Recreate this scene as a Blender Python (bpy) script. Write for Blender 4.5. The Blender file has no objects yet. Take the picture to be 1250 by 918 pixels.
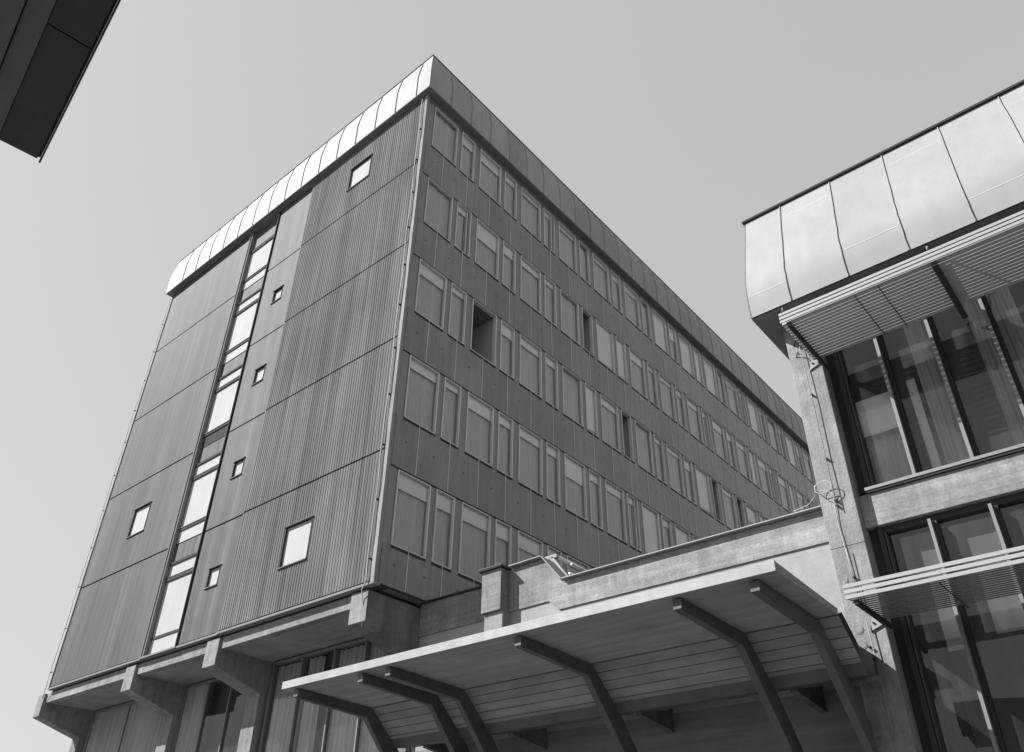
import bpy, math, random
from mathutils import Vector, Matrix
random.seed(7)
scene = bpy.context.scene
COL = scene.collection

# ------------------------------------------------------------------ mesh helper
class MB:
    """collects boxes, prisms, tubes and sheets; build() links them as one mesh object"""
    def __init__(s): s.v = []; s.f = []; s.sm = []; s.ch = []; s.mi = []; s.slot = 0
    def add(s, vs, fs, smooth=False):
        o = len(s.v); s.ch.append((o,len(s.f),len(fs),len(vs))); s.v += [tuple(p) for p in vs]
        s.f += [tuple(i + o for i in f) for f in fs]; s.sm += [smooth] * len(fs); s.mi += [s.slot] * len(fs); return s
    def box(s, x0, x1, y0, y1, z0, z1):
        v = [(x0,y0,z0),(x1,y0,z0),(x1,y1,z0),(x0,y1,z0),(x0,y0,z1),(x1,y0,z1),(x1,y1,z1),(x0,y1,z1)]
        return s.add(v, [(0,3,2,1),(4,5,6,7),(0,1,5,4),(1,2,6,5),(2,3,7,6),(3,0,4,7)])
    def quad(s, a, b, c, d): return s.add([a,b,c,d], [(0,1,2,3)])
    def prism(s, pts, ax, a, b):
        """polygon pts extruded along axis ax (0: pts are (y,z); 1: pts are (x,z); 2: pts are (x,y))"""
        n = len(pts)
        def P(p, t): return (t,p[0],p[1]) if ax == 0 else (p[0],t,p[1]) if ax == 1 else (p[0],p[1],t)
        v = [P(p,a) for p in pts] + [P(p,b) for p in pts]
        f = [tuple(range(n))[::-1], tuple(range(n,2*n))] + [(i,(i+1)%n,n+(i+1)%n,n+i) for i in range(n)]
        return s.add(v, f)
    def tube(s, pts, r, n=8):
        pts = [Vector(p) for p in pts]; rings = []; up = None
        for i, p in enumerate(pts):
            d = (pts[min(i+1,len(pts)-1)] - pts[max(i-1,0)]).normalized()
            if up is None: up = d.orthogonal().normalized()
            u = (up - d*up.dot(d)).normalized(); up = u; w = d.cross(u)
            rings.append([p + r*(math.cos(2*math.pi*k/n)*u + math.sin(2*math.pi*k/n)*w) for k in range(n)])
        v = [q for R in rings for q in R]; f = []
        for i in range(len(pts)-1):
            for k in range(n): f.append((i*n+k, i*n+(k+1)%n, (i+1)*n+(k+1)%n, (i+1)*n+k))
        f += [tuple(range(n))[::-1], tuple((len(pts)-1)*n+k for k in range(n))]
        return s.add(v, f, True)
    def each(s, name, m, parent=None, bevel=0):
        """one object per added piece"""
        r = []
        for o, f0, nf, nv in s.ch:
            t = MB(); t.add(s.v[o:o+nv], [tuple(i-o for i in f) for f in s.f[f0:f0+nf]], s.sm[f0])
            r.append(t.build(name, m, parent, bevel))
        return r
    def build(s, name, m, parent=None, bevel=0, label=None, kind=None):
        me = bpy.data.meshes.new(name)
        off = Vector(parent_world(parent)) if parent else Vector((0,0,0))
        me.from_pydata([Vector(p)-off for p in s.v], [], s.f); me.validate()
        for p, k, j in zip(me.polygons, s.sm, s.mi): p.use_smooth = k; p.material_index = j
        me.update()
        import bmesh
        b = bmesh.new(); b.from_mesh(me); (bmesh.ops.recalc_face_normals(b, faces=b.faces) if len(s.f) > 1 else None); b.to_mesh(me); b.free()
        for q in (m if isinstance(m,(list,tuple)) else [m]): me.materials.append(q)
        o = bpy.data.objects.new(name, me); COL.objects.link(o)
        if parent: o.parent = parent
        if bevel:
            md = o.modifiers.new('bevel','BEVEL'); md.width = bevel; md.segments = 2; md.limit_method = 'ANGLE'
        if label: o['label'] = label
        if kind: o['kind'] = kind
        return o

def parent_world(o):
    v = Vector((0,0,0))
    while o: v += o.location; o = o.parent
    return v

def thing(name, loc, label, cat, group=None):
    o = bpy.data.objects.new(name, None); o.empty_display_size = .5
    COL.objects.link(o); o.location = loc; o['label'] = label; o['category'] = cat
    if group: o['group'] = group
    return o
def tag(o, label, cat, group=None):
    o['label'] = label; o['category'] = cat
    if group: o['group'] = group
    return o

# ------------------------------------------------------------------ materials (all grey: the photograph is black and white)
def new_mat(name):
    m = bpy.data.materials.new(name); m.use_nodes = True
    nt = m.node_tree; nt.nodes.clear()
    return m, nt
def N(nt, t, **k):
    n = nt.nodes.new(t)
    for a, b in k.items():
        if a.startswith('i_'): n.inputs[a[2:].replace('_',' ')].default_value = b
        else: setattr(n, a, b)
    return n
def math_n(nt, op, a, b=None, clamp=False):
    n = nt.nodes.new('ShaderNodeMath'); n.operation = op; n.use_clamp = clamp
    for i, x in enumerate((a, b)):
        if x is None: continue
        if isinstance(x, (int, float)): n.inputs[i].default_value = x
        else: nt.links.new(x, n.inputs[i])
    return n.outputs[0]

def surf(name, base, rough=.7, spec=.3, metal=0., layers=(), island=0., bump=0., boards=None, coat=0.):
    """layers: (scale xyz, amount, detail[, contrast]) noises in object coordinates that multiply the base tone.
    boards: (axis, width, dark, gap) joint lines of that spacing, with a tone per board."""
    m, nt = new_mat(name); L = nt.links.new
    out = N(nt,'ShaderNodeOutputMaterial'); bs = N(nt,'ShaderNodeBsdfPrincipled')
    bs.inputs['Roughness'].default_value = rough; bs.inputs['Metallic'].default_value = metal
    bs.inputs['Specular IOR Level'].default_value = spec
    bs.inputs['Coat Weight'].default_value = coat
    L(bs.outputs[0], out.inputs[0])
    tc = N(nt,'ShaderNodeTexCoord'); val = None; hgt = None
    def mul(v):
        nonlocal val
        val = v if val is None else math_n(nt,'MULTIPLY',val,v)
    for k, ly in enumerate(layers):
        sc, am, det = ly[:3]; con = ly[3] if len(ly) > 3 else 1.8
        mp = N(nt,'ShaderNodeMapping'); mp.inputs['Scale'].default_value = sc
        mp.inputs['Location'].default_value = (3.1*k+.7, 1.7*k+.3, 2.3*k)
        L(tc.outputs['Object'], mp.inputs[0])
        nz = N(nt,'ShaderNodeTexNoise'); nz.inputs['Scale'].default_value = 1.; nz.inputs['Detail'].default_value = det
        nz.inputs['Roughness'].default_value = .6
        L(mp.outputs[0], nz.inputs[0])
        c = math_n(nt,'MULTIPLY', math_n(nt,'SUBTRACT', nz.outputs[0], .5), con*2*am)
        mul(math_n(nt,'ADD', c, 1.))
        hgt = nz.outputs[0] if hgt is None else math_n(nt,'ADD',hgt,nz.outputs[0])
    if island:
        g = N(nt,'ShaderNodeNewGeometry')
        mul(math_n(nt,'ADD', math_n(nt,'MULTIPLY', math_n(nt,'SUBTRACT', g.outputs['Random Per Island'], .5), 2*island), 1.))
    if boards:
        ax, wd, dark, gap = boards
        sx = N(nt,'ShaderNodeSeparateXYZ'); L(tc.outputs['Object'], sx.inputs[0])
        t = math_n(nt,'DIVIDE', sx.outputs[ax], wd)
        fr = math_n(nt,'FRACT', t); fl = math_n(nt,'FLOOR', t)
        line = math_n(nt,'LESS_THAN', fr, gap)
        wn = N(nt,'ShaderNodeTexWhiteNoise'); wn.noise_dimensions = '1D'; L(fl, wn.inputs['W'])
        mul(math_n(nt,'ADD', math_n(nt,'MULTIPLY', wn.outputs[0], .16), .92))
        mul(math_n(nt,'SUBTRACT', 1., math_n(nt,'MULTIPLY', line, dark)))
        h2 = math_n(nt,'MULTIPLY', line, -1.2)
        hgt = h2 if hgt is None else math_n(nt,'ADD',hgt,h2)
    if val is not None:
        val = math_n(nt,'MULTIPLY',val,base)
        val = math_n(nt,'MINIMUM', math_n(nt,'MAXIMUM',val,.01), .9)
        cb = N(nt,'ShaderNodeCombineXYZ')
        for i in range(3): L(val, cb.inputs[i])
        L(cb.outputs[0], bs.inputs['Base Color'])
    else: bs.inputs['Base Color'].default_value = (base,base,base,1)
    if bump and hgt is not None:
        bp = N(nt,'ShaderNodeBump'); bp.inputs['Strength'].default_value = bump; bp.inputs['Distance'].default_value = .02
        L(hgt, bp.inputs['Height']); L(bp.outputs[0], bs.inputs['Normal'])
    return m

def glass(name, tint=.8, ior=1.55, rough=0., haze=.03):
    m, nt = new_mat(name); L = nt.links.new
    out = N(nt,'ShaderNodeOutputMaterial'); mx = N(nt,'ShaderNodeMixShader')
    fr = N(nt,'ShaderNodeFresnel'); fr.inputs['IOR'].default_value = ior
    tr = N(nt,'ShaderNodeBsdfTransparent'); tr.inputs[0].default_value = (tint,tint,tint,1)
    gl = N(nt,'ShaderNodeBsdfGlossy'); gl.inputs[0].default_value = (.9,.9,.9,1); gl.inputs['Roughness'].default_value = rough
    tc = N(nt,'ShaderNodeTexCoord'); nz = N(nt,'ShaderNodeTexNoise'); nz.inputs['Scale'].default_value = .9; nz.inputs['Detail'].default_value = 1
    ge = N(nt,'ShaderNodeNewGeometry'); L(ge.outputs['Position'], nz.inputs[0])
    bp = N(nt,'ShaderNodeBump'); bp.inputs['Strength'].default_value = .09; bp.inputs['Distance'].default_value = .05
    L(nz.outputs[0], bp.inputs['Height']); L(bp.outputs[0], gl.inputs['Normal'])
    L(fr.outputs[0], mx.inputs[0]); L(tr.outputs[0], mx.inputs[1]); L(gl.outputs[0], mx.inputs[2]); 
    df = N(nt,'ShaderNodeBsdfDiffuse'); df.inputs[0].default_value = (.5,.5,.5,1)
    mp = N(nt,'ShaderNodeMapping'); mp.inputs['Scale'].default_value = (3,3,.5); L(ge.outputs['Position'], mp.inputs[0])
    n2 = N(nt,'ShaderNodeTexNoise'); n2.inputs['Scale'].default_value = 1.4; n2.inputs['Detail'].default_value = 5; L(mp.outputs[0], n2.inputs[0])
    fac = math_n(nt,'MULTIPLY', math_n(nt,'POWER', n2.outputs[0], 2.), haze*4)  # streaky pale diffuse layer mixed in so panes look hazier and lighter
    m2 = N(nt,'ShaderNodeMixShader'); L(fac, m2.inputs[0]); L(mx.outputs[0], m2.inputs[1]); L(df.outputs[0], m2.inputs[2]); L(m2.outputs[0], out.inputs[0])
    return m

M = dict(
 rib   = surf('ribbed_cladding', .122, .9, .05, layers=(((2.2,2.2,.06),.28,5,2.2),((8,8,.16),.26,3,2.2),((.45,.45,.3),.20,3),((34,34,.4),.16,2)), bump=.05),
 ribl  = surf('flat_board_cladding', .062, .75, .2, layers=(((1.6,1.6,.05),.28,5,2.2),((7,7,.12),.28,3,2.2),((.45,.45,.3),.20,3),((30,30,.3),.22,2)), boards=(0,.36,.30,.04), bump=.05),
 board = surf('boarded_cladding', .077, .75, .2, layers=(((3,3,.08),.32,5,2.4),((12,12,.2),.20,3),((.8,.8,.6),.18,4),((4,4,1.2),.10,4)), bump=.06),
 slabs = surf('slab_underside', .22, .85, .1, layers=(((1.5,1.5,1.5),.3,5),((.6,9,9),.2,4))),
 room2 = surf('office_interior', .36, .8, .1, layers=(((1,1,1),.2,3),)),
 cornr = surf('corner_sheet', .24, .9, .03, layers=(((7,7,.6),.2,4),((2,2,2),.1,3))),
 darkf = surf('dark_grey_frame', .06, .9, .03, layers=(((5,5,5),.1,3),)),
 trim  = surf('pale_metal_trim', .19, .85, .05, layers=(((6,6,6),.05,3),)),
 darkt = surf('dark_metal_trim', .045, .8, .05, layers=(((5,5,5),.1,3),)),
 zinc  = surf('pale_zinc_sheet', .28, .65, .12, .05, layers=(((1.1,1.1,.7),.12,3),((6,6,1.2),.12,4)), island=.10, bump=.05),
 white = surf('white_painted_sheet', .265, .7, .15, layers=(((.8,.8,.8),.10,4),((5,5,1.2),.07,4)), island=.04, bump=.05),
 soff  = surf('eave_soffit', .16, .7, .2, layers=(((1.5,1.5,1.5),.25,4),)),
 span  = surf('spandrel_panel', .135, .25, .5, layers=(((.7,.7,.7),.16,4),((7,7,.6),.18,4,2.4)), island=.15),
 pier  = surf('window_pier_panel', .18, .45, .4, layers=(((2,2,.6),.06,4),)),
 frame = surf('window_frame', .50, .4, .4, layers=(((6,6,6),.06,3),)),
 seam  = surf('cover_strip', .42, .4, .4, layers=(((6,6,6),.06,3),)),
 blind = surf('roller_blind_cloth', .80, .8, .1, layers=(((3,3,3),.05,3),)),
 blindw= surf('white_roller_blind', .7, .8, .1, layers=(((2,2,.8),.05,3),)),
 curt  = surf('curtain_cloth', .56, .85, .1, layers=(((9,9,.2),.14,3),)),
 curtw = surf('pale_curtain_cloth', .45, .85, .1, layers=(((9,9,.2),.14,3),)),
 room  = surf('room_interior', .16, .8, .1, layers=(((1,1,1),.1,3),)),
 dark  = surf('dark_interior', .05, .9, .05, layers=(((1,1,1),.1,3),)),
 conc  = surf('board_marked_concrete', .20, .85, .15, layers=(((.22,.22,9.),.20,6,1.8),((2.0,2.0,3.0),.30,6),((22,22,26),.17,3,2.4),((.35,.35,.6),.24,3),((5,5,.6),.26,4)), bump=.15, boards=(2,.155,.24,.04)),
 concv = surf('vertical_board_concrete', .195, .85, .15, layers=(((9,9,.7),.24,6),((1.8,1.8,1.8),.28,6),((26,26,26),.18,4),((5,5,5),.14,4)), bump=.4),
 concd = surf('dark_weathered_concrete', .13, .85, .15, layers=(((4,4,.6),.34,6),((1.3,1.3,1.3),.38,6),((20,20,20),.16,4),((.8,.8,9),.14,4)), bump=.4),
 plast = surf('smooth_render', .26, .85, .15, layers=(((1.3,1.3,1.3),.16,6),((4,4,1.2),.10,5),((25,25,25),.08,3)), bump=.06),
 canop = surf('painted_canopy_edge', .26, .55, .3, layers=(((5,5,5),.16,5),((1.2,1.2,1.2),.12,4),((9,9,1.5),.10,4)), bump=.05),
 plank = surf('canopy_soffit_planks', .24, .65, .25, layers=(((.5,14,14),.20,5),((1.2,1.2,1.2),.24,4)), boards=(1,.145,.16,.05), bump=.06),
 bpan  = surf('canopy_back_boards', .20, .65, .25, layers=(((.5,9,9),.22,5),((2,2,2),.20,4)), island=.10),
 ribs  = surf('canopy_rib_timber', .085, .6, .3, layers=(((3,3,3),.26,5),)),
 slat  = surf('sunshade_slat', .30, .45, .4, layers=(((1.5,1.5,1.5),.05,3),), island=.06),
 slatd = surf('sunshade_closed_slat', .22, .7, .1, layers=(((1.5,1.5,1.5),.06,3),), island=.05),
 mull  = surf('mullion_metal', .16, .45, .4, layers=(((3,3,1),.08,3),)),
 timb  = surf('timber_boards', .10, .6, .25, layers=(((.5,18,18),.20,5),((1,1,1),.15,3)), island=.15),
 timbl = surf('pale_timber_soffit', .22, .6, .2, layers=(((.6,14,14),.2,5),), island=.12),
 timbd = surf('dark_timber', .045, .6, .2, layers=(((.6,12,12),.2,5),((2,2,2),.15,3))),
 vboard= surf('vertical_timber_boards', .24, .7, .2, layers=(((16,16,.25),.30,5),((1.5,1.5,.4),.2,4)), boards=(0,.10,.45,.07), bump=.1),
 roof  = surf('roof_felt', .12, .9, .1, layers=(((2,2,2),.2,4),)),
 ground= surf('paved_ground', .15, .9, .15, layers=(((.25,.25,.25),.12,5),((6,6,6),.08,4))),
 cable = surf('pale_cable', .35, .5, .3, layers=(((9,9,9),.05,2),)),
 bolt  = surf('plug_mortar', .17, .85, .1, layers=(((30,30,30),.15,4),)),
 lowall= surf('dark_lower_wall', .17, .8, .15, layers=(((.5,.5,9),.22,5),((2,2,2),.15,4))),  # darker tone than the wall above, with horizontal streaks
 opal  = surf('opal_white_pane', .36, .8, .05, layers=(((1.1,1.1,.5),.09,3),((7,7,1),.06,4)), coat=0.),
 wplast= surf('pale_wall_render', .5, .85, .1, layers=(((1,1,1),.08,5),)),
)
M['glass'] = glass('window_glass', .96, 1.5)
M['glassd'] = glass('curtain_wall_glass', .88, 1.6, haze=.035)

# ------------------------------------------------------------------ ground
g = MB()
g.quad((-1500,-1500,0),(1500,-1500,0),(1500,1500,0),(-1500,1500,0))
gr = g.build('ground', M['ground']); gr['kind'] = 'structure'

CAM = Vector((12.3247,-10.2017,1.6))

# ================================================================== the tall block
W, LEN = 14.85, 36.0
blk = thing('office_block', (0,0,0), 'tall five-storey office block with ribbed end wall and rows of windows', 'building')

# --- core and floor slabs behind the long facade
c = MB()
c.box(-W+.3, -1.7, .35, LEN-.1, 7.36, 23.2)
c.build('core', M['dark'], blk)
SILL = [8.37+3.2*i for i in range(5)]; HEAD = [s+1.80 for s in SILL]
bands = [(7.43, SILL[0]-.004)] + [(HEAD[i]+.02, SILL[i+1]-.004) for i in range(4)] + [(HEAD[4]+.02, 23.2)]
c = MB()
for a, b in bands: c.box(-1.69, -.055, .06, LEN-.1, a, b)
c.build('floor_slab', M['room'], blk)
# --- spandrel panels and their cover strips, screw heads, piers
ys = [.82+1.05*k for k in range(int((LEN-.8)/1.05)+1)]
p = MB(); s = MB(); sc = MB(); hl = MB(); bp_ = []
for bi, (a, b) in enumerate(bands[:-1]):
    ed = [.07] + ys + [LEN]; p = MB()
    for y0, y1 in zip(ed[:-1], ed[1:]):
        p.box(-.05, 0, y0+.008, y1-.008, a+.03, b)
        p.slot = 2; yy = y0+(y1-y0)*.5; zz = a+(b-a)*.55
        p.prism([(yy+.020*math.cos(t*math.pi/4),zz+.020*math.sin(t*math.pi/4)) for t in range(8)],0,.0005,.006); p.slot = 0
    p.slot = 1
    for y in ys: p.box(-.03, .012, y-.011, y+.011, a+.035, b-.01)
    p.build('spandrel', [M['span'],M['seam'],M['darkt']], blk)
    hl.box(-.05, .006, .07, LEN, a-.002, a+.018)
hl.each('head_joint', M['darkt'], blk)
q = MB(); q.box(-.05, -.002, .07, LEN, bands[-1][0]+.01, 23.19); q.build('head_panel', M['span'], blk); q = MB()
MOD = 2.10; NM = 17
for i in range(5):
    z0, z1 = SILL[i]-.001, HEAD[i]+.019
    e = [.07]
    for n in range(NM):
        e += [.28+MOD*n, 1.36+MOD*n, 1.51+MOD*n, 2.17+MOD*n]
    e.append(LEN)
    vs = []; fs = []
    for y in e: vs += [(-.012,y,z0),(-.012,y,z1-.006),(-.012,y,z1),(-.16,y,z0),(-.16,y,z1)]
    for k in range(len(e)-1):
        a, b = 5*k, 5*k+5
        fs.append((a+1,b+1,b+2,a+2))
        if k % 2 == 0: fs += [(a,b,b+1,a+1),(a,a+1,a+2,a+4,a+3),(b,b+3,b+4,b+2,b+1)]
    q.add(vs, fs)
    q.build('window_pier_row', M['pier'], blk); q = MB()
q = MB(); q.box(-.3, 0, 0, .065, 7.43, 23.2); q.build('corner_post', M['span'], blk)

# --- windows of the long facade
def window_root(w, sash=None):
    f = MB(); t = .03
    f.box(-.12, .016, 0, t, 0, 1.8); f.box(-.12, .010, w-t, w, 0, 1.8)
    f.box(-.12, .013, t, w-t, 1.8-.022, 1.8); f.box(-.12, .006, t, w-t, 0, .022)
    return f
def sill_shadow_bars(w, blk_):
    f = MB(); f.box(-.04, .005, -.005, w+.005, -.052, -.004); f.box(-.04,.012,-.01,w+.01,-.066,-.0525)  # dark bars standing for the shadow gap under the window
    return f
protos = {}
BL = [.0, .16, .24, .36, .62, 1.60]
def make_window(w, var):
    """var: index in BL for the blind drop, 'open' or 'slit'"""
    root = window_root(w).build('window', M['frame'], blk)
    o = sill_shadow_bars(w, blk).build('sill', M['darkt'], blk); o.parent = root
    t = .03; gap = 0
    if var == 'open':
        r = MB()
        for yy in (-.04, w+.03): r.box(-1.6, -.17, yy, yy+.01, -.02, 1.85)
        r.box(-1.6, -1.58, -.03, w+.03, -.02, 1.85)
        o = r.build('room_wall', M['room2'], blk); o.parent = root
        r = MB(); r.box(-.62, -.58, .05, .09, .05, 1.75); r.box(-.58, -.14, .05, .085, 1.68, 1.74); r.box(-.58, -.14, .05, .085, .05, .11)
        o = r.build('open_sash', M['frame'], blk); o.parent = root
        root['label'] = 'open window with dark room behind'
        return root
    y1 = w-t
    if var == 'slit':
        y1 = w-t-.13*(w/.62)**.5; root['label'] = 'window standing slightly ajar'
    g = MB(); g.quad((-.06,t,.022),(-.06,y1,.022),(-.06,y1,1.778),(-.06,t,1.778))
    o = g.build('pane', M['glass'], blk); o.parent = root
    if var == 'slit':
        e = MB(); e.box(-.13,-.02,y1,y1+.025,.035,1.76); o = e.build('sash_edge', M['frame'], blk); o.parent = root
    drop = BL[var] if isinstance(var, int) else .2
    if drop:
        b = MB(); b.quad((-.085,t,1.765-drop),(-.085,y1,1.765-drop),(-.085,y1,1.778),(-.085,t,1.778))
        b.box(-.092,-.078,t,y1,1.755-drop,1.775-drop)
        o = b.build('blind', M['blind'], blk); o.parent = root
    if drop < 1.5:
        n = int(w*56); vs = []
        for k in range(n+1):
            y = .005+(w-.01 if var != 'slit' else y1-.02)*k/n
            x = -.15+.013*math.sin(y*52+.9*math.sin(y*5))+.008*math.sin(y*19)
            vs += [(x,y,.0),(x,y,1.8)]
        cmb = MB(); cmb.add(vs, [(2*k,2*k+2,2*k+3,2*k+1) for k in range(n)], True)
        o = cmb.build('curtain', M['curt'], blk); o.parent = root
    return root
def place_window(w, var, y, z):
    key = (w, var)
    if key not in protos:
        protos[key] = make_window(w, var); o = protos[key]
        o.location = (0,y,z); return o
    src = protos[key]; o = src.copy(); COL.objects.link(o); o.location = (0,y,z)
    for ch in src.children:
        d = ch.copy(); COL.objects.link(d); d.parent = o
    return o
special = {(3,'s',3):'open',(1,'b',2):'open',(4,'s',2):'open',(7,'s',2):'open',(8,'s',2):'open',
           (7,'s',3):'slit',(9,'s',4):'slit',(10,'s',3):'slit',(4,'s',1):'slit',(0,'s',3):'slit',(2,'s',4):'slit',
           (0,'b',4):0,(0,'s',4):3,(1,'b',4):3,(1,'s',4):2,(2,'b',4):1,(3,'b',4):1,(3,'s',4):0,(4,'b',4):1,
           (0,'b',3):0,(1,'b',3):4,(1,'s',3):3,(2,'b',3):2,(2,'s',3):1,(3,'b',3):0,(4,'b',3):5,(4,'s',3):5,
           (0,'b',2):3,(0,'s',2):1,(1,'s',2):3,(2,'b',2):2,(2,'s',2):2,(3,'b',2):0,(3,'s',2):5,(4,'b',2):2,
           (0,'b',1):2,(0,'s',1):1,(1,'b',1):3,(1,'s',1):2,(2,'b',1):2,(2,'s',1):2,(3,'b',1):4,(3,'s',1):2,(4,'b',1):2,(5,'b',1):5,
           (0,'b',0):3,(0,'s',0):3,(1,'b',0):3,(1,'s',0):3,(2,'b',0):3,(2,'s',0):2,
           (6,'b',4):5,(6,'s',4):4,(7,'b',4):5,(7,'s',4):5,(8,'b',4):5,(5,'s',4):0,(5,'b',4):2}
def seen(y, z):
    d = Vector((0,y,z))-CAM
    t = (1.5-CAM.y)/d.y; h = CAM+t*d
    top = 7.66 if h.x < 3.3 else 7.12
    if h.z < top and -.2 < h.x < 8.7: return False
    t = (.9-CAM.y)/d.y; h = CAM+t*d
    return h.x < 8.85
rest = MB(); nwin = 0
for n in range(NM):
    for kind, y, w in (('b',.30+MOD*n,1.04),('s',1.53+MOD*n,.62)):
        for i in range(5):
            var = special.get((n,kind,i))
            if var is None: var = random.choices(range(6), (1,3,3,2.5,1.8,3.2 if n > 4 else .8))[0]
            if seen(y+.05, HEAD[i]-.05) and nwin < 96:
                place_window(w, var, y, SILL[i]); nwin += 1
            else:
                f = window_root(w); o = len(rest.v)
                rest.add([(a,b+y,cc+SILL[i]) for a,b,cc in f.v], f.f)
                rest.box(-.09,-.08,y+.04,y+w-.04,SILL[i]+.04,SILL[i]+1.76)
rest.build('far_windows', M['frame'], blk, kind='stuff')

# --- gable end: ribbed and boarded sections with storey joints
JT = [7.495]+[7.42+3.2*k for k in range(1,5)]+[23.2]
def ribbed(mb, x0, x1, z0, z1, yb, depth, pitch):
    xs = [x0]; k = math.floor(x0/pitch)
    pts = []
    while k*pitch < x1:
        b = k*pitch
        for fx, fy in ((0,0),(.42,0),(.52,1),(.90,1)):
            x = b+fx*pitch
            if x0 < x < x1: pts.append((x, yb-(0 if fy == 0 else -depth)))
        k += 1
    def yat(x):
        f = (x/pitch) % 1
        if f < .42: return yb
        if f < .52: return yb+depth*(f-.42)/.1
        if f < .90: return yb+depth
        return yb+depth*(1-(f-.90)/.1)
    pts = [(x0,yat(x0))]+pts+[(x1,yat(x1))]
    vs = []
    for x, y in pts: vs += [(x,y,z0),(x,y,z1)]
    mb.add(vs, [(2*i,2*i+2,2*i+3,2*i+1) for i in range(len(pts)-1)])
    d = yb+.12   # returns to give the panel its thickness
    mb.quad((x0,yat(x0),z0),(x0,yat(x0),z1),(x0,d,z1),(x0,d,z0)); mb.quad((x1,yat(x1),z0),(x1,yat(x1),z1),(x1,d,z1),(x1,d,z0))
    mb.quad((x0,yb+depth,z0),(x1,yb+depth,z0),(x1,d,z0),(x0,d,z0)); mb.quad((x0,yb+depth,z1),(x1,yb+depth,z1),(x1,d,z1),(x0,d,z1))
def panels(mb, x0, x1, yb, depth, pitch, holes):
    for k in range(5):
        z0, z1 = JT[k]+(.026 if k else 0), JT[k+1]-(.026 if k < 4 else 0)
        h = [q for q in holes if z0 < q[2] < z1]
        if not h: ribbed(mb, x0, x1, z0, z1, yb, depth, pitch); continue
        a, b, c0, c1 = h[0]
        ribbed(mb, x0, a, z0, z1, yb, depth, pitch); ribbed(mb, b, x1, z0, z1, yb, depth, pitch)
        ribbed(mb, a, b, z0, c0, yb, depth, pitch); ribbed(mb, a, b, c1, z1, yb, depth, pitch)
H_R = [(-3.50,-2.46,8.57,9.58),(-3.47,-2.45,21.33,22.28)]
H_L = [(-12.43,-11.43,11.76,12.70)]
H_M = [(-6.78,-6.26,8.83,9.33),(-6.76,-6.26,12.03,12.51),(-6.76,-6.25,15.21,15.73),(-6.74,-6.26,18.4,18.88)]
a = MB(); panels(a, -5.65, -.12, -.05, .010, .095, H_R); a.build('ribbed_wall', M['rib'], blk)
a = MB(); panels(a, -14.82, -9.36, 0., .002, .18, H_L); a.build('ribbed_wall', M['ribl'], blk)
a = MB(); panels(a, -7.53, -5.655, 0., .0015, .19, H_M); a.build('boarded_wall', M['board'], blk)
# backing wall of the gable and of the far side
a = MB()
a.box(-W+.02, -9.34, .13, .34, 7.40, 23.2); a.box(-7.55, -.02, .13, .34, 7.40, 23.2)
a.box(-9.34, -7.55, .30, .34, 7.40, 23.2)
a.box(-W, -W+.29, .345, LEN, 7.36, 23.2); a.box(-W+.3, -.06, LEN-.09, LEN, 7.36, 23.2)
a.build('backing_wall', M['darkt'], blk)
# bright metal corner strips, base flashing
a = MB()
a.box(-.115, .004, -.06, -.004, 7.45, 23.19); a.build('corner_strip', M['cornr'], blk)
a = MB(); a.box(-W-.01, -14.83, -.03, .13, 7.45, 23.19); a.build('corner_strip', M['cornr'], blk)
a = MB(); a.box(-W-.02, -9.36, -.035, .10, 7.405, 7.455); a.box(-7.53, -5.66, -.035, .10, 7.405, 7.455); a.box(-5.66, .03, -.068, .10, 7.405, 7.455)
a.each('base_flashing', M['trim'], blk)
a = MB(); a.box(-9.36,-7.54,-.06,.13,7.415,7.46); a.build('stair_ledge', M['trim'], blk)
# lightning conductors with clips
def conductor(x, y, z0, z1, tail, y_clip):
    pts = []; n = 60
    for k in range(n+1):
        z = z1-(z1-z0)*k/n
        pts.append((x+.014*math.sin(z*2.1)+.008*math.sin(z*5.3), y-.012*abs(math.sin(z*1.35)), z))
    pts += tail
    t = MB(); t.tube(pts, .011, 6); t.build('conductor_cable', M['cable'], blk)
    cl = MB()
    for k in range(12):
        z = z0+.45+1.37*k
        if z < z1-.2: cl.box(x-.02, x+.035, y_clip-.04, y_clip+.01, z-.009, z+.009)
    cl.each('cable_clip', M['darkt'], blk)
conductor(-.17, -.105, 7.52, 23.1, [(-.2,-.11,7.42),(-.3,-.09,7.33),(-.33,-.02,7.2),(-.335,.02,7.0),(-.32,.035,6.6)], -.06)
conductor(-14.96, -.05, 7.5, 23.0, [(-14.98,-.05,7.4),(-15.1,0,7.2)], -.02)

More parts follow.
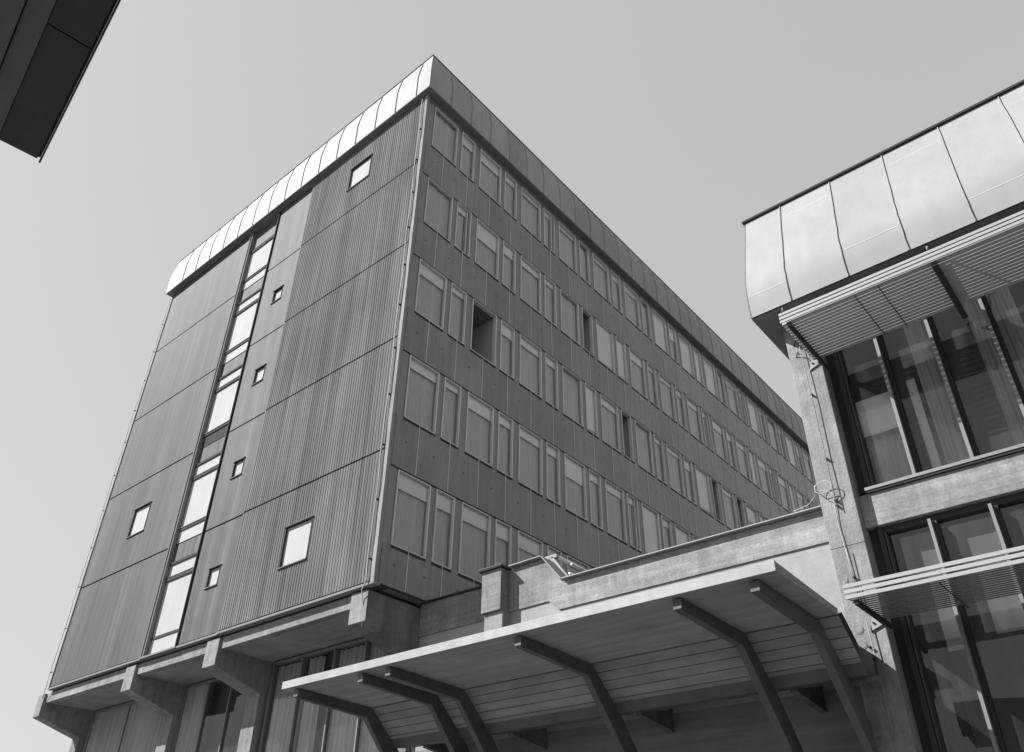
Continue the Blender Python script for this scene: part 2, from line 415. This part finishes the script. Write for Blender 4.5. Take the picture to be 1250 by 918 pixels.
# --- stair window strip
xa, xb = -9.22, -7.60
g = MB(); g.box(-9.36,-9.325,-.045,.13,7.45,23.15); g.box(-9.26,-9.22,-.03,.13,7.45,23.15); g.box(-9.325,-9.26,-.01,.13,7.45,23.15)
g.build('stair_frame', M['trim'], blk)
g = MB(); g.box(-7.595,-7.555,-.05,.13,7.45,23.15); g.build('stair_fin', M['darkt'], blk)
panes = MB(); spand = MB(); bars = MB(); sills = MB()
YG = .12
def bar(z0, z1, d=.045): bars.box(xa, xb, YG-d, YG+.05, z0, z1)
for k in range(5):
    b = 3.2*k
    zz = [(7.53,7.93)] if k == 0 else []
    zz += [(8.0+b,9.56+b),(9.68+b,10.05+b)] if k < 4 else [(8.0+b,9.30+b)]
    if k < 4: zz += [(10.72+b,11.10+b)]
    for z0, z1 in zz:
        w_ = MB(); w_.box(xa+.02, xb-.004, YG-.02, YG+.03, z0, z1)
        vent = 13.8 < z0 < 14.0      # this one hinged light stands open
        o = w_.build('stair_window', M['dark'] if vent else M['opal'], blk, label='open dark vent light' if vent else None)
    bar(7.93+b, 8.0+b); 
    if k < 4:
        bar(9.56+b, 9.68+b, .06); bar(10.05+b, 10.13+b, .06)
        spand.box(xa, xb, YG-.015, YG+.05, 10.13+b, 10.70+b); bar(10.70+b, 10.72+b, .03); bar(11.10+b, 11.2+b, .05)
        sills.box(xa, xb, YG-.06, YG, 9.665+b, 9.685+b); sills.box(xa, xb, YG-.065, YG, 11.19+b, 11.21+b)
    else: bar(9.30+b, 9.45+b, .06); spand.box(xa, xb, YG-.015, YG+.05, 9.45+b, 23.19)
spand.each('stair_spandrel', M['board'], blk); bars.each('stair_transom', M['darkf'], blk); sills.each('stair_sill', M['trim'], blk)

# --- small windows of the end wall
def hatch(name, h, yf, label=None):
    x0, x1, z0, z1 = h
    f = MB(); t = .022
    f.box(x0-.014,x0+t,yf-.012,yf+.12,z0,z1); f.box(x1-t,x1+.012,yf-.010,yf+.12,z0,z1)
    f.box(x0-.02,x1+.02,yf-.03,yf+.12,z1,z1+.018); f.box(x0-.02,x1+.012,yf-.022,yf+.12,z0-.016,z0)
    r = f.build(name, M['darkf'], blk, label=label)
    b = MB(); b.quad((x0+t,yf+.045,z0),(x1-t,yf+.045,z0),(x1-t,yf+.045,z1),(x0+t,yf+.045,z1)); o = b.build('pane', M['opal'], blk); o.parent = r
    b = MB(); b.box(x0-.045,x1+.03,yf-.04,yf+.05,z1+.019,z1+.032); o = b.build('hood', M['trim'], blk); o.parent = r
    b = MB(); b.box(x0-.05,x1+.01,yf-.04,yf+.05,z0-.034,z0-.017); o = b.build('sill', M['trim'], blk); o.parent = r
for h in H_R: hatch('end_window', h, -.05)
for h in H_L: hatch('end_window', h, 0.)
for h in H_M: hatch('stair_hatch', h, 0.)

# --- eaves: bent sheet-metal fascia with standing seams, soffit, roof
def dens(P, n=3):
    return [tuple(a+(b-a)*k/n for a, b in zip(P[i],P[i+1])) for i in range(len(P)-1) for k in range(n)]+[P[-1]]
PROF = [(.242,23.24),(.25,24.05),(.225,24.35),(.115,25.02)]
def fascia_strip(mb, axis, u0, u1, prof, mitre0, mitre1, base):
    """one sheet between u0 and u1; base maps (u, out, z) to xyz; mitre widens the ends with the overhang"""
    vs = []
    for o, z in prof:
        vs += [base(u0-(o if mitre0 else 0), o, z), base(u1+(o if mitre1 else 0), o, z)]
    mb.add(vs, [(2*i,2*i+1,2*i+3,2*i+2) for i in range(len(prof)-1)], True)
def seam_rib(mb, u, prof, base, w=.014, h=.026, wob=0):
    vs = []
    for i, (o, z) in enumerate(prof):
        du = wob*random.uniform(-1,1)
        vs += [base(u-w/2+du,o-.002,z), base(u-w/2+du,o+h,z), base(u+w/2+du,o+h,z), base(u+w/2+du,o-.002,z)]
    f = []
    for i in range(len(prof)-1):
        a = 4*i; f += [(a,a+1,a+5,a+4),(a+1,a+2,a+6,a+5),(a+2,a+3,a+7,a+6)]
    f += [(0,1,2,3),(4*len(prof)-4,4*len(prof)-3,4*len(prof)-2,4*len(prof)-1)]
    mb.add(vs, f)
gx = lambda u,o,z: (u,-o,z)
gy = lambda u,o,z: (o,u,z)
sheet = MB(); sm = MB()
us = [-W]+sorted(-.34-.965*k for k in range(15))+[0]
us = [u for u in us if u >= -W]
for i in range(len(us)-1): fascia_strip(sheet,0,us[i],us[i+1],PROF,i==0,i==len(us)-2,gx)
for u in us[1:-1]: seam_rib(sm,u,PROF,gx,wob=.008)
sheet.build('fascia', M['zinc'], blk); sm.each('standing_seam', M['zinc'], blk)
sheet = MB(); sm = MB()
us = [0]+[.72+.945*k for k in range(37)]+[LEN]
for i in range(len(us)-1): fascia_strip(sheet,0,us[i],us[i+1],PROF,i==0,i==len(us)-2,gy)
for u in us[1:-1]: seam_rib(sm,u,PROF,gy,wob=.012)
sheet.build('fascia', M['zinc'], blk); sm.each('standing_seam', M['zinc'], blk)
sheet = MB()
fascia_strip(sheet,0,0,LEN,PROF,True,True,lambda u,o,z:(-W-o,u,z)); fascia_strip(sheet,0,-W,0,PROF,True,True,lambda u,o,z:(u,LEN+o,z))
sheet.build('fascia', M['zinc'], blk)
e = .238
a = MB(); a.box(-W-e, e, -e, LEN+e, 23.2, 23.238); a.build('soffit', M['soff'], blk)
a = MB(); o_ = .135
a.box(-W-o_, o_, -o_, -o_+.05, 25.021, 25.05); a.box(o_-.05, o_, -o_+.05, LEN+o_, 25.021, 25.05); a.box(-W-o_, -W-o_+.05, -o_+.05, LEN+o_, 25.021, 25.05)
a.build('roof_edge', M['darkt'], blk)
a = MB(); a.box(-W-.1,.1,-.1,LEN+.1,24.9,25.015); a.build('roof', M['roof'], blk)

# --- concrete brackets, edge beams and the recessed ground storey
BR = [(-.74,-.21),(-6.16,-5.61),(-10.11,-9.60),(-15.51,-15.08)]
for k, (x0,x1) in enumerate(BR):
    b = MB(); b.prism([(.03,7.35),(.03,6.69),(1.40,6.28),(1.40,0),(2.1,0),(2.1,7.35)],0,x0,x1)
    b.build('bracket', M['concv'] if k else M['concd'], blk, bevel=.014)  # nearest bracket gets a darker concrete so its side reads as shaded
# paler plate on the nearest bracket's front, coloured to read as its sunlit face
b = MB(); b.box(-.735,-.215,.015,.029,6.70,7.345); b.build('bracket_lit_face', M['concv'], blk)
for x0, x1 in ((-5.60,-.75),(-9.59,-6.17),(-15.07,-10.12)):
    b = MB(); b.box(x0,x1,.10,.30,7.08,7.36); b.build('edge_beam', M['conc'], blk, bevel=.008)
b = MB()
for x0, x1 in ((-5.60,-.75),(-9.59,-6.17),(-15.07,-10.12)): b.box(x0,x1,.305,2.1,7.09,7.35)
b.each('slab_soffit', M['slabs'], blk)
b = MB(); b.box(-W,-.02,.12,.19,7.365,7.402); b.build('recess_strip', M['darkt'], blk)
# wall under the block
b = MB(); b.box(-W+.3,-.3,1.95,LEN-.2,0,7.09); b.build('ground_storey_core', M['dark'], blk)
b = MB(); b.box(-10.12+.5,-8.40,1.62,1.70,0,7.04); b.box(-15.05,-10.12,1.62,1.70,0,7.04); b.build('timber_infill', M['vboard'], blk)
m_ = MB()
for x in (-5.49,-4.33,-3.1,-2.0,-.92,-9.50,-8.38,-7.26,-6.25,-12.65,-14.86):
    m_.box(x-.018,x+.018,1.58,1.75,0,7.04)
for x0, x1 in ((-5.46,-.75),(-9.5,-6.2),(-14.86,-10.12)): m_.box(x0,x1,1.55,1.75,7.0,7.05)
m_.each('ground_storey_frame', M['mull'], blk)
for x0, x1 in ((-5.46,-4.36),(-4.30,-3.13),(-3.07,-2.03),(-1.97,-.95),(-.89,-.76),(-8.35,-7.29),(-7.23,-6.28)):
    g = MB(); g.quad((x0,1.63,.1),(x1,1.63,.1),(x1,1.63,6.99),(x0,1.63,6.99)); w_ = g.build('shop_window', M['glass'], blk)
    if x0 > -6:
        c0, c1 = x0, x1
        if -4.4 < x0 < -4: c1 = -3.72
        if c1-c0 < .2: c0, c1 = x0, x1
        n = max(8,int((c1-c0)*40)); vs = []
        for k in range(n+1):
            x = c0+(c1-c0)*k/n
            y = 1.76+.045*math.sin(x*38+1.2*math.sin(x*4))+.015*math.sin(x*13)
            vs += [(x,y,.2),(x,y,6.98)]
        cu = MB(); cu.add(vs,[(2*k,2*k+2,2*k+3,2*k+1) for k in range(n)],True); o = cu.build('curtain', M['curtw'], blk); o.parent = w_

# ================================================================== low wing with the canopy
wing = thing('low_wing', (4,1.5,0), 'low concrete wing with stepped board-marked parapet running to the column', 'building')
YW = 1.5
b = MB()
b.prism([(-.2,7.42),(1.79,7.40),(1.79,6.72),(-.2,6.72)],1,YW,YW+.25)
b.prism([(1.792,7.62),(3.15,7.64),(3.62,7.08),(8.80,7.08),(8.80,6.55),(3.53,6.55),(3.29,6.76),(1.792,6.74)],1,YW,YW+.25)
b.build('parapet', M['conc'], wing, bevel=.006)
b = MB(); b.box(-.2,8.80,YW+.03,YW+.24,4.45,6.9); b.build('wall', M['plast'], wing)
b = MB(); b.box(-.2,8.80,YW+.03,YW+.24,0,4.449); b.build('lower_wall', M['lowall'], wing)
b = MB(); b.box(-.04,8.8,YW+.26,9,6.5,6.9); b.box(8.45,8.8,YW+.26,9,0,6.49); b.build('roof', M['roof'], wing)
def coping(mb, x0, z0, x1, z1, yo=.075, t=.045, ex=.0):
    d = Vector((x1-x0,0,z1-z0)).normalized(); n = Vector((-d.z,0,d.x))
    A = Vector((x0,0,z0)); B = Vector((x1,0,z1))
    mb.prism([(A.x,A.z),(B.x,B.z),(B.x+n.x*t,B.z+n.z*t),(A.x+n.x*t,A.z+n.z*t)],1,YW-yo,YW+.3)
b = MB(); coping(b,2.36,7.645,3.17,7.658,.10,.018); coping(b,3.18,7.648,3.64,7.10,.10,.018); coping(b,3.66,7.088,8.80,7.088,.10,.018)
b.each('coping', M['white'], wing)
b = MB(); coping(b,-.2,7.425,1.76,7.405,.06,.03); b.build('coping', M['darkt'], wing)
# chimney-like pier with a projecting head
b = MB(); b.box(1.79,2.30,1.255,1.499,6.75,7.60); b.build('pier_head', M['conc'], wing, bevel=.01)
b = MB(); b.box(1.83,2.30,1.32,1.529,4.9,6.749); b.build('pier_shaft', M['concv'], wing, bevel=.008)
b = MB(); b.box(1.735,2.345,1.195,1.56,7.601,7.635); b.build('pier_cap_shade', M['darkt'], wing)  # dark band standing for the shadow below the bright cap edge
b = MB(); b.box(1.73,2.35,1.188,1.565,7.6355,7.646); b.build('pier_cap_edge', M['trim'], wing)
# raised roof part behind the parapet with its sloping edge
b = MB(); b.prism([(.3,6.91),(.3,7.55),(3.1,7.57),(3.55,7.0),(3.55,6.91)],1,YW+.31,6.5); b.build('roof_upstand', M['roof'], wing)
b = MB()
b.prism([(2.82,7.93),(2.90,7.96),(3.30,7.44),(3.20,7.40)],1,2.15,2.21); b.box(2.70,3.0,2.15,2.22,7.93,8.0)
b.build('roof_bracket', M['white'], wing)
b = MB(); b.tube([(2.97,2.23,7.95),(2.97,4.6,7.93)],.045); b.tube([(3.25,2.23,7.52),(3.25,5.2,7.55)],.05); b.tube([(3.32,2.23,7.72),(3.32,5.2,7.74)],.03)
b.each('roof_rail', M['frame'], wing)

# --- cantilevered entrance canopy
can = thing('entrance_canopy', (5,1.5,4), 'long cantilevered entrance canopy with white edge and dark timber ribs', 'canopy')
X0, X1, YC = .24, 9.10, -1.98
b = MB(); b.box(X0,X1,YC,YC+.03,4.905,5.03); b.build('fascia', M['canop'], can, bevel=.004)
b = MB(); b.prism([(YC+.031,4.905),(YC+.031,5.022),(-.22,4.955),(-.26,4.875)],0,X0+.02,X1); b.build('slab', M['plank'], can)
# inclined back boards, with gaps
A = Vector((0,-.235,4.87)); B = Vector((0,.345,4.36)); d = (B-A); nrm = Vector((0,d.z,-d.y)).normalized()
b = MB()
for k in range(5):
    p0 = A+d*(k/5+.008); p1 = A+d*((k+1)/5-.008)
    q0 = p0-nrm*.03; q1 = p1-nrm*.03
    b.prism([(p0.y,p0.z),(p1.y,p1.z),(q1.y,q1.z),(q0.y,q0.z)],0,X0+.35,X1-.012)
b.build('back_boards', M['bpan'], can)
b = MB(); q0 = A-nrm*.035; q1 = B-nrm*.035
if nrm.y > 0: pass
b.prism([(q0.y,q0.z),(q1.y,q1.z),(q1.y+.04,q1.z+.12),(q0.y+.12,q0.z+.05)],0,X0+.35,X1); b.build('back_panel', M['darkt'], can)
b = MB(); b.prism([(.36,4.28),(.72,4.33),(.72,4.62),(.16,4.62)],0,X0+.35,X1+.004); b.build('rear_beam', M['ribs'], can, bevel=.006)
b = MB()
for x in (1.1,3.1,5.6,8.0,9.0): b.prism([(.6,4.27),(1.52,4.17),(1.52,4.5),(.6,4.32)],0,x,x+.10)
b.each('wall_bracket', M['concd'], can)
b = MB(); b.box(X0+.35,X1+.004,.721,1.528,4.57,4.62); b.build('sun_stop_strip', M['darkt'], can)  # added strip that stops sun leaking onto the wall below the canopy
RX = [.59,2.23,2.86,5.43,7.87,8.85]
for k, x in enumerate(RX):
    b = MB()
    b.prism([(YC+.09,4.885),(YC+.09,4.765),(-.34,4.70),(.33,3.97),(1.42,2.75),(1.49,2.75),(1.49,3.1),(.42,4.33),(-.22,4.885)],0,x-.11,x)
    b.build('rib', M['ribs'], can, bevel=.002)
    bb = MB(); bb.prism([(YC+.10,4.760),(YC+.10,4.755),(-.35,4.692),(.325,3.962),(1.415,2.742),(1.42,2.749),(.33,3.969),(-.342,4.699)],0,x-.105,x-.005)
    bb.build('rib_edge_strip', M['ribs'], can)

# ================================================================== right-hand building with glazed front
gb = thing('glazed_building', (9,1.0,0), 'concrete building with big glazed bays, corner column and pale sheet-metal attic', 'building')
XR = 20.0
b = MB(); b.box(8.81,9.30,.90,1.62,0,10.19); b.build('column', M['concv'], gb, bevel=.012)
b = MB(); b.box(8.815,9.295,.895,.899,6.17,6.176); b.build('column_joint', M['concd'], gb)
b = MB(); b.box(9.301,XR,1.07,1.42,6.42,6.92); b.build('spandrel_beam', M['conc'], gb, bevel=.008)
b = MB(); b.box(9.42,XR,1.07,1.42,0,.9); b.build('plinth_beam', M['conc'], gb, bevel=.008)
b = MB(); b.box(9.43,XR,1.015,1.22,6.955,7.0); b.build('sill', M['pier'], gb)
b = MB(); b.box(9.44,XR,1.03,1.2,6.921,6.944); b.build('sill_underside', M['darkt'], gb)
b = MB(); b.box(8.85,9.0,1.63,8,0,10.19); b.box(8.85,XR,7.9,8.1,0,10.19); b.build('side_wall', M['concd'], gb)
# interior: floors, ceilings, rear wall
b = MB(); b.box(9.01,XR,1.43,7.89,6.42,6.92); b.box(9.01,XR,1.43,7.89,3.0,3.4); b.box(9.01,XR,5.4,5.5,0,10.18); b.each('interior', M['room2'], gb)
# frames and mullions
b = MB()
for z0, z1 in ((7.001,10.18),(.9,6.419)):
    b.box(9.301,9.43,1.2,1.3,z0,z1); b.box(9.43,9.50,1.13,1.3,z0,z1)
b.box(9.50,XR,1.16,1.32,10.05,10.18); b.box(9.50,XR,1.16,1.32,6.33,6.419)
b.build('window_frame', M['darkt'], gb)
b = MB()
for z0, z1 in ((7.001,10.05),(.9,6.33)): b.box(9.515,9.535,1.12,1.23,z0,z1)
b.build('frame_bead', M['darkf'], gb)
xm = [10.09+.752*k for k in range(13)]
for x in xm:
    b = MB(); b.box(x+.005,x+.05,1.04,1.27,7.001,10.049); b.build('mullion', M['mull'], gb)
    b = MB(); b.box(x+.02,x+.06,1.05,1.27,.9,6.329); b.build('mullion', M['mull'], gb)
    b = MB(); b.box(x+.056,x+.10,1.15,1.27,7.001,10.049); b.box(x+.061,x+.11,1.15,1.27,.9,6.329); b.build('mullion_jamb', M['darkt'], gb)
edges = [9.535]+xm
for k in range(12):
    x0 = edges[k]+(.10 if k else 0); x1 = edges[k+1]
    for z0, z1 in ((7.0,10.05),(.9,6.33)):
        g = MB(); g.quad((x0,1.235,z0),(x1,1.235,z0),(x1,1.235,z1),(x0,1.235,z1)); w_ = g.build('glass_pane', M['glassd'], gb)
        if k < 4 and z0 > 5:
            c0, c1, ct = ((x0+.02,x1-.02,7.95),(x0+.30,x1,10.03),(x0+.42,x1,10.03),(x0,x0+.3,10.03))[k] if z0 > 5 else (x0+.1,x1-.3,5.0)
            n = 30; vs = []
            for j in range(n+1):
                x = c0+(c1-c0)*j/n; y = 1.48+.03*math.sin(x*52+math.sin(x*7))
                vs += [(x,y,z0+.05 if z0 > 5 else 1.0),(x,y,ct)]
            cu = MB(); cu.add(vs,[(2*j,2*j+2,2*j+3,2*j+1) for j in range(n)],True); o = cu.build('curtain', M['curtw'], gb); o.parent = w_
        if k == 0 and z0 > 5:
            bl = MB(); bl.box(x0,x1-.01,1.29,1.30,7.93,8.56); o = bl.build('blind', M['blindw'], gb); o.parent = w_
b = MB(); b.box(9.55,9.86,2.2,2.25,4.24,4.31); b.box(9.861,9.93,2.2,2.25,2.4,4.31); b.build('inner_frame', M['white'], gb)  # white bar and post added for the bright L shape behind the glass
b = MB(); b.box(10.31,10.43,1.36,1.37,7.10,8.68); b.build('curtain_edge', M['blindw'], gb)
for x0, x1, z0, z1 in ((9.86,10.08,4.66,6.02),(10.46,10.83,4.78,6.06),(11.2,11.58,4.75,6.04)):
    b = MB(); b.box(x0,x1,1.36,1.37,z0,z1); b.build('pale_panel', M['blindw'], gb)  # plain pale panels just behind the lower panes
# attic: bent white sheet fascia
AP = [(.365,10.20),(.35,10.72),(.48,11.30),(.98,12.88)]
def smooth_profile(P, n=4):
    out = []
    for i in range(len(P)-1):
        p0 = P[max(i-1,0)]; p1 = P[i]; p2 = P[i+1]; p3 = P[min(i+2,len(P)-1)]
        for k in range(n):
            t = k/n
            out.append(tuple(.5*(2*b+(c-a)*t+(2*a-5*b+4*c-d)*t*t+(3*b-a-3*c+d)*t**3) for a,b,c,d in zip(p0,p1,p2,p3)))
    return out+[P[-1]]
AP = smooth_profile(AP, 4)
prof = [(-y,z) for y, z in AP]
b = MB(); seams = [9.21,10.14,11.055,11.975,12.89]+[13.81+.925*k for k in range(7)]
us = [8.50]+seams+[XR]
for i in range(len(us)-1): fascia_strip(b,0,us[i],us[i+1],prof,False,False,gx)
b.build('attic_fascia', M['white'], gb)
b = MB()
for u in seams: seam_rib(b,u,prof,gx,w=.014,h=.02,wob=.005)
b.each('standing_seam', M['white'], gb)
b = MB()   # cross laps, alternating low and high
for i in range(len(us)-1):
    z = 10.62 if i % 2 == 0 else 12.45
    if i == 2: z = 10.72
    for j in range(len(AP)-1):
        if AP[j][1] <= z < AP[j+1][1]:
            t = (z-AP[j][1])/(AP[j+1][1]-AP[j][1]); y = AP[j][0]+t*(AP[j+1][0]-AP[j][0])
    b.box(us[i]+.03,us[i+1]-.03,y-.004,y+.02,z-.005,z+.005)
b.each('cross_lap', M['frame'], gb)
b = MB(); b.prism([(y,z) for y,z in AP]+[(7.6,12.88),(8.1,10.2)],0,8.502,8.53); b.build('attic_end', M['white'], gb)
b = MB(); b.box(8.47,XR,.93,1.05,12.882,12.925); b.build('roof_edge', M['darkt'], gb)
b = MB(); b.box(8.53,XR,1.06,7.7,12.80,12.87); b.build('roof', M['roof'], gb)
b = MB(); b.box(8.50,XR,.405,8.1,10.192,10.24); b.build('soffit', M['soff'], gb)
# conduit, wall plugs and small plates on the column
b = MB()
b.tube([(9.03,.845,9.75),(9.05,.84,8.6),(9.045,.845,7.6),(9.055,.84,6.72)],.008,6); b.tube([(9.045,.845,6.1),(9.055,.845,5.35)],.008,6)
b.tube([(9.09,.845,5.12),(9.10,.84,4.5),(9.10,.845,3.6)],.009,6)
b.each('conduit', M['concv'], gb)
b = MB()
for z in (8.7,7.55,6.86,6.78,5.7,4.75): b.box(9.03,9.065,.84,.899,z-.009,z+.009)
for z in (9.72,9.5): b.tube([(8.93,.9,z),(9.0,.80,z+.02),(9.02,.79,z-.05)],.010,6)
b.each('clip', M['darkf'], gb)
for x, z in ((8.955,5.0),(8.962,4.80)):
    b = MB(); b.prism([(x+.062*math.cos(t*math.pi/12),z+.062*math.sin(t*math.pi/12)) for t in range(24)],1,.893,.899); b.build('wall_plug', M['bolt'], gb)
    b = MB(); b.prism([(x+.045*math.cos(t*math.pi/12),z+.045*math.sin(t*math.pi/12)) for t in range(24)],1,.889,.8925); b.build('wall_plug', M['concv'], gb)

# --- cable on the column with a loop lying on the wing parapet
cab = MB()
loop = [(8.2,1.44,7.15),(8.45,1.42,7.17),(8.6,1.35,7.24),(8.72,1.1,7.30)]
for t in range(0,14):
    an = math.radians(200-t*29); loop.append((8.93+.13*math.cos(an), .80-.02*t/14, 7.08+.10*math.sin(an)))
loop += [(9.06,.86,6.98),(9.02,.875,6.9),(9.0,.88,6.5),(9.03,.88,6.0),(9.05,.88,5.6),(9.05,.88,5.35)]
cab.tube(loop,.0065,6)
tag(cab.build('cable', M['cable']), 'thin white cable looped over the parapet end and down the concrete column', 'cable')

# ================================================================== slatted sunshades
def sunshade(name, y0, y1, zb, zt, label, closed):
    r = thing(name, (9.2,y1,zb), label, 'sunshade', 'slatted sunshades of the glazed building')
    XL = 9.20
    b = MB(); h = (zt-zb)/3
    for k in range(3): b.prism([(y0+.004,zb+h*k+.004),(y0+.02,zb+h*k),(y0+.02,zb+h*k+.004),(y0+.010,zb+h*(k+1)-.020),(y0,zb+h*(k+1)-.022)],0,XL,XR)
    b.build('front_rail', M['slat'], r)
    b = MB(); n = int((y1-y0-.06)/.078)
    for k in range(n):
        y = y0+.075+.078*k
        if closed: b.prism([(y-.036,zb+.014),(y+.052,zb+.030),(y+.052,zb+.037),(y-.036,zb+.021)],0,XL+.015*(k%2),XR)
        else: b.prism([(y,zb+.012),(y+.069,zb+.010),(y+.069,zb+.014),(y+.004,zb+.017),(y+.005,zb+.070),(y+.001,zb+.070)],0,XL+.01*(k%2),XR)
    b.build('slats', M['slatd' if closed else 'slat'], r)
    b = MB()
    for x in ((XL+.08,)+((11.33,13.6,15.8,18.0) if not closed else ())): b.box(x,x+(.05 if x < 9.5 else .075),y0+.05,1.12,zb-.062,zb-.004)
    if not closed:
        for x in (11.345,13.615,15.815,18.015): b.box(x,x+.012,y0+.12,.86,zb+.065,zb+.21)
    b.each('arm', M['darkt'], r)
    b = MB()
    for x in (10.29,10.62,12.5,12.8) if not closed else (10.27,12.5): b.tube([(x,y0+.06,zb-.006),(x+.02,y1,zb-.006)],.007,6)
    b.each('rod', M['darkt'], r)
    b = MB()
    for x in (9.27,11.36,13.63,15.83,18.03): b.tube([(x,y0+.02,zt+.004),(x,y0+.02,zt+.07)],.014,6)
    b.each('stud', M['trim'], r)
    b = MB()
    for x in (11.40,13.67,15.87): b.tube([(x,y0+.06,zt-.03),(x+.45,1.12,zt+.62)],.016,6)
    if not closed: b.each('tie_rod', M['darkt'], r)
    b = MB(); b.prism([(9.10,zb-.12),(9.29,zb-.05),(9.29,zb+.03),(9.16,zb+.05)],1,.872,.895); b.build('fixing_plate', M['white'], r)
    b = MB(); b.prism([(9.17+.016*math.cos(t*math.pi/6),zb-.02+.016*math.sin(t*math.pi/6)) for t in range(12)],1,.855,.871); b.build('fixing_bolt', M['darkt'], r)
sunshade('slatted_sunshade', -.39, .88, 9.27, 9.47, 'upper pale slatted sunshade under the attic, open slats with sun between them', False)
sunshade('slatted_sunshade', -.17, 1.03, 5.06, 5.27, 'lower slatted sunshade beside the canopy end, underside dark and closed', True)

# ================================================================== eave of the house the photographer stands beside
ev = thing('timber_eave', (9.5,-11.5,0), 'dark timber eave of a nearby house jutting in overhead', 'building')
ua = Vector((8.73,-9.69,0)); ub = Vector((7.35,-9.49,0)); ud = (ua-ub).normalized(); un = Vector((ud.y,-ud.x,0))
if un.y > 0: un = -un
def P2(a, w): v = ub+ud*a+un*w; return (v.x,v.y)
def slab(mb, a0, a1, w0, w1, z0, z1): mb.prism([P2(a0,w0),P2(a1,w0),P2(a1,w1),P2(a0,w1)],2,z0,z1)
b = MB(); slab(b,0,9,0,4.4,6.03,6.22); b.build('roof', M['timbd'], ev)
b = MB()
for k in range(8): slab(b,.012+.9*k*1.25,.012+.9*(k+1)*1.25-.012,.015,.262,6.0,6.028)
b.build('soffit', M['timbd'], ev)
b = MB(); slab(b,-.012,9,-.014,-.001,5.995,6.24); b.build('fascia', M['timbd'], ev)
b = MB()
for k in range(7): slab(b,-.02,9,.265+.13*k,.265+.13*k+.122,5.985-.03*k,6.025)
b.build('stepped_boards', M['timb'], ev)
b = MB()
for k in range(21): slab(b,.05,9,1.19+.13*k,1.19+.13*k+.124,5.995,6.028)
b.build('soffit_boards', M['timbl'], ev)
b = MB(); slab(b,.4,9,3.9,4.2,0,5.99); b.build('wall', M['wplast'], ev)

# ------------------------------------------------------------------ light, sky, camera
Lt = Vector((1.10,1.0,-1.20)).normalized(); S = -Lt
el = math.asin(S.z); az = math.atan2(S.x, S.y)
sun = bpy.data.lights.new('sun','SUN'); sun.energy = 4.5; sun.angle = math.radians(.53); sun.color = (1,.995,.985)
so = bpy.data.objects.new('sun', sun); COL.objects.link(so); so.location = (-30,-30,40)
so.rotation_euler = Lt.to_track_quat('-Z','Y').to_euler()
w = bpy.data.worlds.new('World'); scene.world = w; w.use_nodes = True
nt = w.node_tree; nt.nodes.clear()
out = nt.nodes.new('ShaderNodeOutputWorld'); bg = nt.nodes.new('ShaderNodeBackground')
sky = nt.nodes.new('ShaderNodeTexSky'); sky.sky_type = 'NISHITA'; sky.sun_disc = False
sky.sun_elevation = el; sky.sun_rotation = az; sky.air_density = 1.; sky.dust_density = 1.6; sky.ozone_density = 1.
sep = nt.nodes.new('ShaderNodeSeparateColor'); nt.links.new(sky.outputs[0], sep.inputs[0])
def mm(op, a, b):
    n = nt.nodes.new('ShaderNodeMath'); n.operation = op
    for i, x in enumerate((a,b)):
        if isinstance(x,(int,float)): n.inputs[i].default_value = x
        else: nt.links.new(x, n.inputs[i])
    return n.outputs[0]
# black-and-white film: a blue-sensitive mix of the sky's three channels
v = mm('ADD', mm('MULTIPLY', sep.outputs[2], .60), mm('ADD', mm('MULTIPLY', sep.outputs[1], .30), mm('MULTIPLY', sep.outputs[0], .10)))
cb = nt.nodes.new('ShaderNodeCombineColor')
v = mm('MULTIPLY', mm('POWER', v, .30), 1.79)      # the film's compressed response to the sky
for i in range(3): nt.links.new(v, cb.inputs[i])
nt.links.new(cb.outputs[0], bg.inputs[0]); bg.inputs[1].default_value = .11
nt.links.new(bg.outputs[0], out.inputs[0])

cam = bpy.data.cameras.new('camera'); co = bpy.data.objects.new('camera', cam); COL.objects.link(co)
cam.sensor_width = 36; cam.lens = 36*983.0962/1250
cam.shift_x = (625-616.6656)/1250; cam.shift_y = (489.6006-459)/1250
cam.clip_end = 5000; cam.clip_start = .05
Rm = Matrix(((0.7605,0.6491,0.0182),(0.3436,-0.426,0.8369),(0.551,-0.6302,-0.547))).transposed()
co.matrix_world = Matrix.Translation(CAM) @ Rm.to_4x4()
scene.camera = co
vs = scene.view_settings; vs.view_transform = 'Standard'; vs.look = 'None'; vs.gamma = 1; vs.use_curve_mapping = False
vs.exposure = 1.15
scene.cycles.max_bounces = 8; scene.cycles.transparent_max_bounces = 12
scene.cycles.use_denoising = True
